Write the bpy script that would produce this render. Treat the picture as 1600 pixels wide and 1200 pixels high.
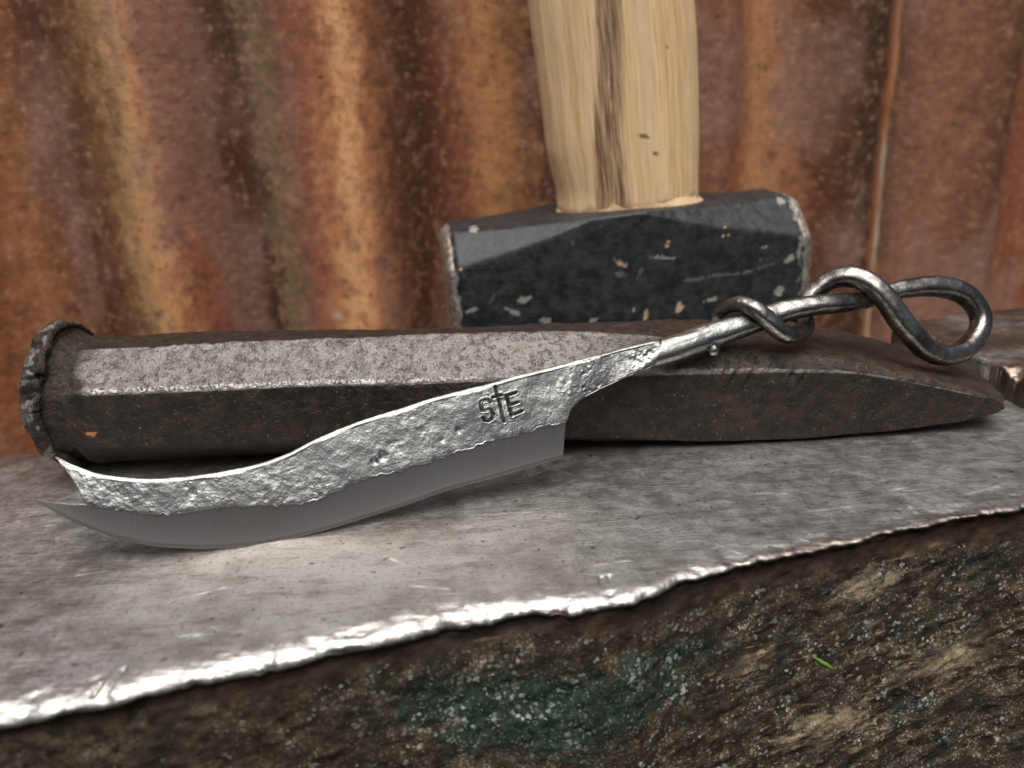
import bpy, math, random
import numpy as np
random.seed(3)
for o in list(bpy.data.objects): bpy.data.objects.remove(o)
scene = bpy.context.scene
COL = scene.collection
# ------------------------------------------------------------------ camera, sky, sun, exposure
FPX = 1260.0; PITCH = math.radians(19.7); ROLL = math.radians(-3.4); CAMH = 64.0      # millimetres
Fv = np.array([0, math.cos(PITCH), -math.sin(PITCH)]); U0 = np.array([0, math.sin(PITCH), math.cos(PITCH)]); R0 = np.array([1., 0, 0])
Rv = R0*math.cos(ROLL)+U0*math.sin(ROLL); Uv = -R0*math.sin(ROLL)+U0*math.cos(ROLL)
CAM = np.array([0, 0, CAMH])
MM = 0.001
import mathutils
cd = bpy.data.cameras.new('camera'); cam = bpy.data.objects.new('camera', cd); COL.objects.link(cam)
cd.sensor_width = 36; cd.lens = 36*FPX/1600; cd.clip_start = 0.005; cd.clip_end = 50
m3 = mathutils.Matrix(((Rv[0], Uv[0], -Fv[0]), (Rv[1], Uv[1], -Fv[1]), (Rv[2], Uv[2], -Fv[2])))
cam.matrix_world = mathutils.Matrix.Translation((0, 0, CAMH*MM)) @ m3.to_4x4()
cd.dof.use_dof = True; cd.dof.focus_distance = 0.139; cd.dof.aperture_fstop = 19.0
scene.camera = cam
SUN_EL = math.radians(71); SUN_AZ = math.radians(178)      # azimuth clockwise from +Y, the sun behind and to the left
world = bpy.data.worlds.new('World'); scene.world = world; world.use_nodes = True
wn = world.node_tree; bg = wn.nodes['Background']
sky = wn.nodes.new('ShaderNodeTexSky'); sky.sky_type = 'NISHITA'; sky.sun_disc = False
sky.sun_elevation = SUN_EL; sky.sun_rotation = SUN_AZ; sky.air_density = 1.0; sky.dust_density = 6.0; sky.ozone_density = 0.0
wn.links.new(sky.outputs[0], bg.inputs[0]); bg.inputs[1].default_value = 0.05
sl = bpy.data.lights.new('sun', 'SUN'); sl.energy = 3.6; sl.angle = math.radians(60); sl.color = (1.0, 0.96, 0.9)
sun = bpy.data.objects.new('sun', sl); COL.objects.link(sun)
sd = mathutils.Vector((math.sin(SUN_AZ)*math.cos(SUN_EL), math.cos(SUN_AZ)*math.cos(SUN_EL), math.sin(SUN_EL)))
sun.rotation_euler = sd.to_track_quat('Z', 'Y').to_euler(); sun.location = (-.3, -.3, 1)
scene.view_settings.view_transform = 'Standard'; scene.view_settings.look = 'None'
scene.view_settings.exposure = 0.32; scene.view_settings.gamma = 1

# ------------------------------------------------------------------ helpers
def ray(x, y): return Fv+Rv*(x-800)/FPX+Uv*(600-y)/FPX
def on_plane(x, y, P, n):
    d = ray(x, y); t = np.dot(np.asarray(P, float)-CAM, n)/np.dot(d, n); return CAM+d*t
def at_y(x, y, Y): return on_plane(x, y, (0, Y, 0), np.array([0, 1., 0]))
def at_z(x, y, z=0.): return on_plane(x, y, (0, 0, z), np.array([0, 0, 1.]))

def _hash(ix, iy, iz, seed):
    h = (ix*374761393+iy*668265263+iz*2147483647+seed*1274126177) & 0xffffffff
    h = ((h ^ (h >> 13))*1274126177) & 0xffffffff
    h = ((h ^ (h >> 16))*2246822519) & 0xffffffff
    return ((h ^ (h >> 15)) & 0xffff)/65535.0
def vnoise(P, seed=0):
    P = np.asarray(P, float); i = np.floor(P).astype(np.int64); f = P-i; f = f*f*f*(f*(f*6-15)+10)
    x, y, z = i[..., 0], i[..., 1], i[..., 2]; fx, fy, fz = f[..., 0], f[..., 1], f[..., 2]
    r = 0
    for a in (0, 1):
        for b in (0, 1):
            for c in (0, 1):
                r = r+_hash(x+a, y+b, z+c, seed)*(fx if a else 1-fx)*(fy if b else 1-fy)*(fz if c else 1-fz)
    return r*2-1
def fbm(P, size, octv=4, seed=0, gain=0.5):
    P = np.asarray(P, float)/np.asarray(size, float); a = 1.; s = 0.; t = 0.
    for k in range(octv):
        s = s+a*vnoise(P*2**k+13.7*k, seed+k); t += a; a *= gain
    return s/t*1.6
def sstep(a, b, x):
    t = np.clip((x-a)/(b-a), 0, 1); return t*t*(3-2*t)

def empty(name, base, label, cat, group=None):
    o = bpy.data.objects.new(name, None); COL.objects.link(o); o.location = tuple(v*MM for v in base)
    o.empty_display_size = .01; o['label'] = label; o['category'] = cat
    if group: o['group'] = group
    return o
def mesh_obj(name, V, faces, mat, parent=None, attrs=None, smooth=True, label=None):
    """V in world millimetres; the mesh is stored in metres relative to its thing's base"""
    V = np.asarray(V, float).reshape(-1, 3)
    base = np.array(parent.location)/MM if parent is not None else np.zeros(3)
    me = bpy.data.meshes.new(name)
    F = np.asarray(faces, np.int32)
    me.vertices.add(len(V)); me.vertices.foreach_set('co', ((V-base)*MM).astype(np.float32).ravel())
    k = F.shape[1]
    me.loops.add(F.size); me.loops.foreach_set('vertex_index', F.ravel())
    me.polygons.add(len(F)); me.polygons.foreach_set('loop_start', np.arange(0, F.size, k, dtype=np.int32))
    me.polygons.foreach_set('loop_total', np.full(len(F), k, np.int32))
    me.update(calc_edges=True)
    me.polygons.foreach_set('use_smooth', np.full(len(F), smooth, bool))
    at = me.attributes.new('p', 'FLOAT_VECTOR', 'POINT'); at.data.foreach_set('vector', V.astype(np.float32).ravel())
    for kx, val in (attrs or {}).items():
        val = np.asarray(val, np.float32)
        if val.ndim and val.shape[-1] == 3 and val.size == V.size:
            a = me.attributes.new(kx, 'FLOAT_VECTOR', 'POINT'); a.data.foreach_set('vector', val.ravel())
        else:
            a = me.attributes.new(kx, 'FLOAT', 'POINT'); a.data.foreach_set('value', val.ravel())
    me.materials.append(mat); me.validate()
    o = bpy.data.objects.new(name, me); COL.objects.link(o)
    if parent is not None: o.parent = parent
    if label: o['label'] = label
    return o
def grid_faces(nu, nv, close_u=False, close_v=False, flip=False):
    U = np.arange(nu if close_u else nu-1); V = np.arange(nv if close_v else nv-1)
    a, b = np.meshgrid(U, V, indexing='ij'); a = a.ravel(); b = b.ravel()
    a1 = (a+1) % nu; b1 = (b+1) % nv
    F = np.stack([a*nv+b, a1*nv+b, a1*nv+b1, a*nv+b1], 1)
    return F[:, ::-1] if flip else F
def grid_normals(P, close_v=False):
    du = np.gradient(P, axis=0)
    dv = (np.roll(P, -1, 1)-np.roll(P, 1, 1)) if close_v else np.gradient(P, axis=1)
    n = np.cross(du, dv); return n/np.maximum(np.linalg.norm(n, axis=-1, keepdims=True), 1e-9)
def cap(nu, nv, first=True):
    """faces of a fan closing one end ring with quads collapsed as triangles -> degenerate-free quads"""
    off = 0 if first else (nu-1)*nv
    h = nv//2; f = []
    for i in range(h-1):
        q = [off+i, off+i+1, off+nv-2-i, off+nv-1-i]
        f.append(q if first else q[::-1])
    return np.array(f)

# ------------------------------------------------------------------ node helpers
class NT:
    def __init__(s, name):
        s.m = bpy.data.materials.new(name); s.m.use_nodes = True; s.t = s.m.node_tree
        s.b = s.t.nodes['Principled BSDF']; s.p = s.attr('p', True)
    def link(s, a, b): s.t.links.new(a, b)
    def attr(s, name, vec=False):
        n = s.t.nodes.new('ShaderNodeAttribute'); n.attribute_name = name; return n.outputs['Vector' if vec else 'Fac']
    def vec(s, scale=(1, 1, 1), rot=(0, 0, 0), src=None):
        n = s.t.nodes.new('ShaderNodeMapping'); n.vector_type = 'POINT'
        n.inputs['Scale'].default_value = scale; n.inputs['Rotation'].default_value = tuple(math.radians(a) for a in rot)
        s.link(src or s.p, n.inputs['Vector']); return n.outputs[0]
    def noise(s, size=1., detail=4., rough=.55, vec=None, dist=0., ):
        n = s.t.nodes.new('ShaderNodeTexNoise'); n.inputs['Scale'].default_value = 1./size; n.inputs['Detail'].default_value = detail
        n.inputs['Roughness'].default_value = rough; n.inputs['Distortion'].default_value = dist
        s.link(vec or s.p, n.inputs['Vector']); return n.outputs['Fac']
    def vor(s, size=1., vec=None, feature='F1', out='Distance', rand=1.):
        n = s.t.nodes.new('ShaderNodeTexVoronoi'); n.feature = feature; n.inputs['Scale'].default_value = 1./size
        n.inputs['Randomness'].default_value = rand
        s.link(vec or s.p, n.inputs['Vector']); return n.outputs[out]
    def val(s, x, a, b, lo=0., hi=1., smooth=True):
        n = s.t.nodes.new('ShaderNodeMapRange'); n.interpolation_type = 'SMOOTHSTEP' if smooth else 'LINEAR'
        s.link(x, n.inputs[0]); n.inputs[1].default_value = a; n.inputs[2].default_value = b
        n.inputs[3].default_value = lo; n.inputs[4].default_value = hi; return n.outputs[0]
    def math(s, op, a, b=None):
        n = s.t.nodes.new('ShaderNodeMath'); n.operation = op
        for i, v in enumerate((a, b)):
            if v is None: continue
            if isinstance(v, (int, float)): n.inputs[i].default_value = v
            else: s.link(v, n.inputs[i])
        return n.outputs[0]
    def mix(s, f, a, b):
        n = s.t.nodes.new('ShaderNodeMix'); n.data_type = 'RGBA'
        if isinstance(f, (int, float)): n.inputs[0].default_value = f
        else: s.link(f, n.inputs[0])
        for i, v in ((6, a), (7, b)):
            if isinstance(v, tuple): n.inputs[i].default_value = (*v, 1)
            else: s.link(v, n.inputs[i])
        return n.outputs[2]
    def ramp(s, f, stops):
        n = s.t.nodes.new('ShaderNodeValToRGB'); e = n.color_ramp.elements
        while len(e) < len(stops): e.new(.5)
        for i, (p, c) in enumerate(stops): e[i].position = p; e[i].color = (*c, 1)
        s.link(f, n.inputs[0]); return n.outputs[0]
    def bump(s, h, dist, strength=1., prev=None):
        n = s.t.nodes.new('ShaderNodeBump'); n.inputs['Distance'].default_value = dist*MM; n.inputs['Strength'].default_value = strength
        s.link(h, n.inputs['Height'])
        if prev: s.link(prev, n.inputs['Normal'])
        return n.outputs[0]
    def sep(s, v):
        n = s.t.nodes.new('ShaderNodeSeparateXYZ'); s.link(v, n.inputs[0]); return n.outputs
    def comb(s, x, y, z):
        n = s.t.nodes.new('ShaderNodeCombineXYZ')
        for i, v in enumerate((x, y, z)):
            if isinstance(v, (int, float)): n.inputs[i].default_value = v
            else: s.link(v, n.inputs[i])
        return n.outputs[0]
    def out(s, color, rough, metal=0., normal=None, spec=None):
        for k, v in (('Base Color', color), ('Roughness', rough), ('Metallic', metal)):
            if isinstance(v, tuple): s.b.inputs[k].default_value = (*v, 1)
            elif isinstance(v, (int, float)): s.b.inputs[k].default_value = v
            else: s.link(v, s.b.inputs[k])
        if normal is not None: s.link(normal, s.b.inputs['Normal'])
        if spec is not None: s.b.inputs['Specular IOR Level'].default_value = spec
        return s.m

# ------------------------------------------------------------------ materials
def mat_anvil_top():
    t = NT('worn_anvil_steel')
    big = t.noise(22, 5, .6, dist=.6); mid = t.noise(5, 6, .65); fine = t.noise(.7, 5, .7)
    sc = t.noise(1.0, 3, .6, vec=t.vec((.07, 2.2, 1), (0, 0, -14))); sc2 = t.noise(1.0, 3, .6, vec=t.vec((.05, 2.6, 1), (0, 0, 22)))
    wear = t.attr('wear')
    grime = t.val(t.math('ADD', t.math('MULTIPLY', big, .6), t.math('MULTIPLY', mid, .4)), .42, .62)
    c = t.mix(grime, (.50, .50, .49), (.30, .29, .28))
    c = t.mix(t.val(fine, .52, .68, 0, .6), c, (.13, .11, .095))
    c = t.mix(t.val(t.noise(3, 5, .7, vec=t.vec((.3, 1.2, 1), (0, 0, -14))), .50, .66, 0, .5), c, (.15, .125, .105))
    spots = t.val(t.noise(1.6, 2, .5), .66, .72, 0, .7)
    c = t.mix(spots, c, (.09, .06, .045))
    c = t.mix(t.val(sc, .60, .68, 0, .6), c, (.62, .6, .58))
    c = t.mix(t.val(sc2, .64, .70, 0, .5), c, (.62, .6, .58))
    c = t.mix(t.math('MULTIPLY', t.attr('scratch'), .9), c, (.93, .92, .90))
    c = t.mix(wear, c, t.mix(t.val(mid, .4, .65), (.62, .60, .58), (.36, .345, .33)))
    c = t.mix(t.attr('rust_dark'), c, t.mix(t.val(mid, .4, .6), (.09, .058, .04), (.16, .10, .065)))
    r = t.math('ADD', t.val(t.noise(3, 5, .7), .3, .7, .32, .50), t.math('MULTIPLY', wear, -.06))
    h = t.math('ADD', t.math('MULTIPLY', fine, .5), t.math('ADD', t.math('MULTIPLY', mid, .8), t.math('MULTIPLY', sc, -.35)))
    return t.out(c, r, .9, t.bump(h, .22))
def mat_anvil_side():
    t = NT('rusty_painted_anvil_side')
    st = t.vec((.18, .18, 1), (0, -27, 0))
    streak = t.noise(1.6, 5, .6, vec=st, dist=.4)
    big = t.noise(14, 4, .6); mid = t.noise(3, 5, .7); fine = t.noise(.5, 4, .7)
    c = t.mix(t.val(mid, .4, .62), (.030, .022, .015), (.115, .078, .050))
    tan = t.attr('tan'); grn = t.attr('green')
    tm = t.val(t.math('ADD', t.math('MULTIPLY', streak, .45), t.math('ADD', t.math('MULTIPLY', mid, .3), t.math('MULTIPLY', tan, .33))), .60, .72)
    c = t.mix(tm, c, t.mix(t.val(fine, .35, .65), (.19, .145, .09), (.44, .34, .22)))
    c = t.mix(t.math('MULTIPLY', t.val(t.noise(1.1, 4, .65, vec=st, dist=.3), .58, .66), t.val(tan, .1, .6, .15, .9)), c, (.30, .215, .13))
    gm = t.val(t.math('ADD', t.math('MULTIPLY', t.noise(2.6, 6, .8), .75), t.math('MULTIPLY', grn, .24)), .44, .54)
    c = t.mix(gm, c, t.mix(t.val(t.noise(.9, 3, .6), .4, .62), (.016, .030, .025), (.046, .072, .058)))
    # specks of old lime and lichen
    wp = t.t.nodes.new('ShaderNodeVectorMath'); wp.operation = 'ADD'; wn_ = t.t.nodes.new('ShaderNodeTexNoise'); wn_.inputs['Scale'].default_value = 1.4; wn_.inputs['Detail'].default_value = 4; t.link(t.p, wn_.inputs['Vector']); t.link(t.p, wp.inputs[0]); t.link(wn_.outputs['Color'], wp.inputs[1]); wv = wp.outputs[0]
    v = t.vor(1.15, vec=wv); v2 = t.vor(.55, vec=wv)
    thr = t.val(t.noise(5, 3, .6), .36, .62, .16, .52)
    sp = t.math('LESS_THAN', t.math('ADD', v, t.math('MULTIPLY', t.noise(.35, 3, .7), .35)), thr)
    ss = t.math('LESS_THAN', v2, t.val(t.noise(3, 3, .6), .36, .66, .12, .42))
    any_ = t.math('MAXIMUM', t.math('MULTIPLY', sp, t.val(fine, .35, .6, .35, 1)), t.math('MULTIPLY', ss, .6))
    any_ = t.math('MULTIPLY', any_, t.attr('speck'))
    c = t.mix(any_, c, t.mix(t.val(t.noise(4, 2), .4, .6), (.30, .31, .24), (.48, .50, .44)))
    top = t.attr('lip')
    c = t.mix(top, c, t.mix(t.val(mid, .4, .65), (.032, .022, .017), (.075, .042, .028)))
    c = t.mix(t.val(t.noise(6, 4, .65), .48, .60, 0, .6), c, (.020, .018, .014))
    h = t.math('ADD', t.math('MULTIPLY', streak, .45), t.math('ADD', t.math('MULTIPLY', fine, .5), t.math('MULTIPLY', any_, .3)))
    return t.out(c, .60, 0., t.bump(h, .30), .3)
def mat_chisel():
    t = NT('oxidised_chisel_steel')
    big = t.noise(16, 4, .6); mid = t.noise(2.6, 5, .7); fine = t.noise(.38, 4, .75)
    spk = t.noise(.55, 3, .7)
    brown = t.attr('brown')
    steel = t.mix(t.val(t.math('ADD', t.math('MULTIPLY', fine, .45), t.math('MULTIPLY', mid, .55)), .42, .62), (.25, .238, .225), (.125, .112, .102))
    dark = t.mix(t.val(mid, .38, .62), (.013, .0095, .0075), (.036, .0245, .018))
    worn = t.attr('worn')
    w = t.val(t.math('ADD', t.math('MULTIPLY', worn, .75), t.math('MULTIPLY', t.math('ADD', spk, mid), .32)), .50, .85)
    c = t.mix(w, dark, steel)  # pale steel against dark sides: sky reflection partly painted into the colour
    c = t.mix(t.math('MULTIPLY', t.val(worn, 1.08, 1.5), t.val(spk, .45, .6)), c, (.55, .54, .52))
    c = t.mix(t.math('MULTIPLY', brown, t.val(mid, .3, .6, .4, 1)), c, t.mix(t.val(mid, .42, .68), (.030, .021, .016), (.062, .036, .024)))
    c = t.mix(t.attr('fleck'), c, (.48, .22, .06))
    r = t.math('ADD', t.val(fine, .3, .7, .40, .60), t.math('MULTIPLY', w, -.06))
    c = t.mix(t.val(t.noise(.8, 4, .7), .62, .72, 0, .5), c, (.30, .27, .24))
    pits = t.val(t.noise(1.1, 3, .6), .34, .44)
    h = t.math('ADD', t.math('ADD', t.math('MULTIPLY', fine, .9), t.math('MULTIPLY', pits, .6)), mid)
    return t.out(c, r, t.math('ADD', .35, t.math('MULTIPLY', w, .6)), t.bump(h, .22))
def mat_forged():
    t = NT('forged_blade_steel')
    fine = t.noise(.30, 3, .6); mid = t.noise(1.5, 4, .6); big = t.noise(5, 3, .6)
    c = t.mix(t.val(mid, .35, .65), (.32, .328, .32), (.20, .205, .20))
    c = t.mix(t.val(big, .5, .62, 0, .5), c, (.19, .20, .20))
    c = t.mix(t.math('MULTIPLY', t.attr('groove'), .5), c, (.03, .028, .03))
    r = t.val(mid, .3, .7, .27, .40)
    h = t.math('ADD', t.math('MULTIPLY', fine, 1.0), t.math('MULTIPLY', mid, 1.6))
    return t.out(c, r, 1., t.bump(h, .055))
def mat_bevel():
    t = NT('ground_edge_steel')
    q = t.attr('q', True)      # q.x along the edge, q.y across it (mm)
    br = t.noise(.10, 3, .6, vec=t.vec((1, .035, 1), src=q)); br2 = t.noise(.5, 3, .6, vec=t.vec((1, .05, 1), src=q))
    c = t.mix(t.val(br2, .35, .65), (.30, .275, .255), (.22, .20, .185))
    sp = t.val(t.noise(.35, 2, .5), .74, .78)
    c = t.mix(t.math('MULTIPLY', sp, .5), c, (.75, .74, .73))
    return t.out(c, t.val(br2, .3, .7, .26, .36), 1., t.bump(br, .004))
def mat_rod():
    t = NT('forged_rod_steel')
    fine = t.noise(.3, 4, .7); mid = t.noise(1.6, 5, .65); big = t.noise(7, 2, .5)
    c = t.mix(t.val(mid, .38, .62), (.36, .345, .32), (.19, .175, .16))
    c = t.mix(t.val(big, .46, .62, 0, .75), c, (.11, .10, .095))
    c = t.mix(t.attr('light'), c, t.mix(t.val(mid, .35, .65), (.32, .328, .32), (.20, .205, .20)))
    r = t.val(mid, .3, .7, .20, .36)
    return t.out(c, r, 1., t.bump(t.math('ADD', t.math('MULTIPLY', fine, .5), mid), .10))
def mat_dark_mark():
    t = NT('stamp_oxide'); return t.out((.015, .014, .015), .6, .3)
def mat_paint():
    t = NT('chipped_black_hammer_paint')
    fine = t.noise(.6, 4, .7, vec=t.vec((.12, .12, 1), (0, 4, 0))); mid = t.noise(3, 5, .65)
    c = t.mix(t.val(mid, .35, .65), (.013, .0155, .018), (.030, .034, .038))
    c = t.mix(t.math('MULTIPLY', t.attr('scuff'), t.val(fine, .3, .6, .5, 1)), c, (.17, .175, .17))
    c = t.mix(t.attr('chip'), c, t.mix(t.val(fine, .4, .6), (.42, .27, .15), (.50, .37, .25)))
    c = t.mix(t.attr('grey'), c, (.26, .255, .23))
    c = t.mix(t.val(t.noise(.9, 3, .6), .68, .74, 0, .4), c, (.16, .15, .13))
    c = t.mix(t.val(t.noise(.5, 3, .6, vec=t.vec((.10, .10, 1), (0, -14, 0))), .70, .76, 0, .35), c, (.20, .20, .19))
    h = t.math('ADD', t.math('MULTIPLY', fine, .8), t.math('SUBTRACT', t.math('MULTIPLY', mid, .5), t.math('MULTIPLY', t.attr('chip'), .8)))
    return t.out(c, t.val(mid, .3, .7, .36, .52), 0., t.bump(h, .18), .34)
def mat_hammer_face():
    t = NT('bare_hammer_steel')
    mid = t.noise(2, 5, .7); fine = t.noise(.5, 4, .7)
    c = t.mix(t.val(mid, .35, .65), (.46, .43, .39), (.17, .13, .095))
    return t.out(c, .5, .7, t.bump(t.math('ADD', mid, fine), .2))
def mat_wood():
    t = NT('pale_ash_wood')
    q = t.attr('q', True)      # around (mm), depth, along (mm)
    g1 = t.noise(1.1, 4, .6, vec=t.vec((1, 1, .022), src=q), dist=.15); g2 = t.noise(.30, 3, .6, vec=t.vec((1, 1, .03), src=q))
    fl = t.noise(5, 3, .6, vec=t.vec((1, 1, .12), src=q))
    c = t.mix(t.val(g1, .36, .64), (.85, .61, .36), (.70, .455, .235))
    c = t.mix(t.val(g2, .45, .68, 0, .55), c, (.42, .26, .11))
    c = t.mix(t.val(fl, .4, .65, 0, .45), c, (.72, .56, .34))
    hw = t.math('ADD', t.attr('heart'), t.math('MULTIPLY', t.math('SUBTRACT', g1, .5), 1.9))
    c = t.mix(t.val(hw, .15, .95, 0, .92), c, t.mix(t.val(g2, .42, .58), (.42, .27, .155), (.11, .058, .032)))
    pale = t.math('MULTIPLY', t.val(t.noise(.22, 2, .5, vec=t.vec((1, 1, .04), src=q)), .66, .70), t.val(t.attr('heart'), .1, .5, .25, 1))
    c = t.mix(t.math('MULTIPLY', pale, .7), c, (.80, .66, .42))
    c = t.mix(t.math('MULTIPLY', t.attr('knot'), .85), c, (.09, .045, .022))
    c = t.mix(t.attr('dirty'), c, (.22, .15, .09))
    return t.out(c, .48, 0., t.bump(t.math('ADD', g2, g1), .12), .4)
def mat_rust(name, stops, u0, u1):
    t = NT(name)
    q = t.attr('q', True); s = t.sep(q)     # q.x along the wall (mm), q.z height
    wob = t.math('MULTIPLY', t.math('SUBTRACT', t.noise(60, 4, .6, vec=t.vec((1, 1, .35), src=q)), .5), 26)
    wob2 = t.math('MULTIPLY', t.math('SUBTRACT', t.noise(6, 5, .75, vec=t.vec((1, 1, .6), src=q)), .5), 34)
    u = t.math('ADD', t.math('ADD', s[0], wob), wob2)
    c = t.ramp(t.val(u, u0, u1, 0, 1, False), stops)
    mid = t.noise(10, 6, .75, vec=t.vec((1, 1, .6), src=q)); fine = t.noise(3.4, 5, .85, vec=q); big = t.noise(45, 3, .6, vec=t.vec((1, 1, .4), src=q))
    c = t.mix(t.val(mid, .54, .66, 0, .5), c, (.50, .29, .17))
    c = t.mix(t.val(mid, .48, .36, 0, .6), c, (.12, .055, .038))
    c = t.mix(t.val(big, .50, .62, 0, .55), c, (.34, .20, .16))
    c = t.mix(t.val(fine, .54, .62, 0, .7), c, (.11, .050, .032))
    c = t.mix(t.val(fine, .46, .38, 0, .6), c, (.56, .36, .22))
    vn = t.noise(16, 3, .6, vec=q)
    sp = t.math('MULTIPLY', t.math('LESS_THAN', t.math('ADD', t.vor(4.2, vec=q), t.math('MULTIPLY', fine, .12)), t.val(vn, .52, .70, .0, .30)), .85)
    c = t.mix(sp, c, (.05, .026, .020))
    c = t.mix(t.attr('pale'), c, (.55, .50, .40))
    return t.out(c, .68, 0., t.bump(t.math('ADD', fine, mid), 1.0), .35)
def mat_grass():
    t = NT('fresh_green_leaf'); return t.out((.12, .24, .035), .5)

MTOP = mat_anvil_top(); MSIDE = mat_anvil_side(); MCH = mat_chisel(); MFO = mat_forged(); MBE = mat_bevel(); MROD = mat_rod()
MMARK = mat_dark_mark(); MPAINT = mat_paint(); MHF = mat_hammer_face(); MWOOD = mat_wood(); MGR = mat_grass()

# ------------------------------------------------------------------ corrugated wall
WANG = math.radians(15); WY0 = 345.0
wd = np.array([math.cos(WANG), math.sin(WANG), 0]); wnrm = np.array([math.sin(WANG), -math.cos(WANG), 0])
def wall_u(x, y):
    P = on_plane(x, y, (0, WY0, 0), wnrm); return float(np.dot(P-np.array([0, WY0, 0]), wd)), float(P[2])
PITCHC = 76.0
U_CREST = wall_u(235, 300)[0]
wall = empty('corrugated_iron_wall', (0, 345, -300), 'upright wall of rusty corrugated iron sheets behind the anvil and hammer', 'wall')
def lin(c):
    m = sum(c)/3; c = [min(255, max(8, (m+(v-m)*.62-112)*1.50+110)) for v in c]  # contrast stretch deepens the valley shade painted into the colours
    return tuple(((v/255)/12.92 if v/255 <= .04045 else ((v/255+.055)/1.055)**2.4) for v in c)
rust_shade = [(-200, (150, 90, 60)), (-60, (165, 100, 62)), (0, (172, 112, 70)), (30, (150, 98, 66)), (75, (128, 76, 52)), (115, (105, 62, 44)), (150, (112, 68, 50)),
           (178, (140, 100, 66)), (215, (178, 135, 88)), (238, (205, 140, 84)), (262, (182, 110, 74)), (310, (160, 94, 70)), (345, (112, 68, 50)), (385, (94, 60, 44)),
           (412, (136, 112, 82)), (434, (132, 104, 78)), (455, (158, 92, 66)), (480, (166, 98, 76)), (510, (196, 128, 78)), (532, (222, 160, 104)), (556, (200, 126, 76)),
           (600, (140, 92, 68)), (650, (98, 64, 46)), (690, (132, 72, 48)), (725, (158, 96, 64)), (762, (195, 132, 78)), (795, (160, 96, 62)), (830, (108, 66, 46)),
           (1110, (120, 78, 50)), (1145, (158, 94, 64)), (1195, (196, 136, 84)), (1230, (184, 112, 66))]  # rust tones with the shade of the folds painted in
us = [wall_u(x, 270)[0] for x, c in rust_shade]; u0, u1 = us[0], us[-1]
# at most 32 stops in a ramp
MRUST = mat_rust('rusty_sheet_left', [((u-u0)/(u1-u0), lin(c)) for u, (x, c) in zip(us, rust_shade)], u0, u1)
rust_shade2 = [(1230, (176, 116, 76)), (1270, (124, 76, 52)), (1300, (110, 74, 54)), (1312, (92, 62, 42)), (1330, (88, 58, 40)), (1345, (152, 90, 60)), (1372, (170, 104, 66)), (1395, (196, 128, 78)),
            (1410, (118, 88, 68)), (1440, (150, 100, 78)), (1475, (160, 104, 80)), (1505, (140, 90, 64)), (1530, (110, 76, 50)), (1560, (122, 88, 58)), (1590, (150, 88, 62)), (1650, (160, 96, 66)), (1720, (110, 72, 50)), (1800, (150, 92, 62)), (1900, (120, 76, 50))]  # right sheet: rust colours and painted valley shade together
us2 = [wall_u(x, 270)[0] for x, c in rust_shade2]
MRUST2 = mat_rust('rusty_sheet_right', [((u-us2[0])/(us2[-1]-us2[0]), lin(c)) for u, (x, c) in zip(us2, rust_shade2)], us2[0], us2[-1])
UEDGE = wall_u(1396, 270)[0]
def sheet(ua, ub, off, mat, pale_edge=False):
    nu = int((ub-ua)/1.6); zs = np.concatenate([np.linspace(-290, -40, 10), np.linspace(-30, 215, 120)])
    uu = np.concatenate([np.linspace(ua, ub-5, nu), np.linspace(ub-4.6, ub, 14)])
    prof = []                      # closed profile: front then back
    for side in (0, 1):
        seq = uu if side == 0 else uu[::-1]
        prof += [(u, side*-.9) for u in seq]
    pr = np.array(prof)
    U, Z = np.meshgrid(pr[:, 0], zs, indexing='ij'); D = np.repeat(pr[:, 1][:, None], len(zs), 1)
    ph = (U-U_CREST)/PITCHC*2*math.pi
    w = 12.5*np.cos(ph+.3*np.sin(ph))+off+D
    q = np.stack([U, np.zeros_like(U), Z], -1)
    w = w+1.3*fbm(q, (60, 60, 160), 3, 5)+.25*fbm(q, (7, 7, 9), 3, 9)
    Uj = U+np.where(np.abs(U-ub) < .5, .6*fbm(q, (9, 9, 14), 3, 31), 0) + 2.2*fbm(np.stack([U*0, U*0, Z], -1), (60, 60, 120), 2, 3)
    P = np.array([0, WY0, 0])+Uj[..., None]*wd+w[..., None]*wnrm+np.stack([0*Z, 0*Z, Z], -1)
    pale = np.zeros_like(U)
    if pale_edge:
        zl = wall_u(1390, 220)[1]
        pale = sstep(3.2, 1.8, ub-U+1.0*fbm(q, 8, 3, 71))*sstep(zl+8, zl-4, Z)*sstep(-.5, .1, fbm(q, (6, 6, 11), 3, 77)+.25)
    su, sz = wall_u(523, 492); pale = np.maximum(pale, np.exp(-((U-su)**2+(Z-sz)**2)/2.2)*1.2).clip(0, 1)
    n = len(pr)
    F = grid_faces(n, len(zs), close_u=True)
    return mesh_obj('sheet', P, F, mat, wall, dict(q=q, pale=pale))
# the left sheet laps over the right one; its rust and painted fold shade run on to its cut edge
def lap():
    st = [(x, c) for x, c in rust_shade if x < 1230][::1]
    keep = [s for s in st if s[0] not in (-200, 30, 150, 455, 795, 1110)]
    ext = keep+[s for s in rust_shade2 if s[0] in (1230, 1270, 1312, 1330, 1345, 1395)]
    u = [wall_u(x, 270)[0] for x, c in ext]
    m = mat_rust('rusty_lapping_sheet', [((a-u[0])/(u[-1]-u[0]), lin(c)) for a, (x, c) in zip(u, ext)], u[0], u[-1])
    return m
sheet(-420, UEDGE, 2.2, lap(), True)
sheet(UEDGE-60, UEDGE+520, 0.0, MRUST2)

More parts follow.
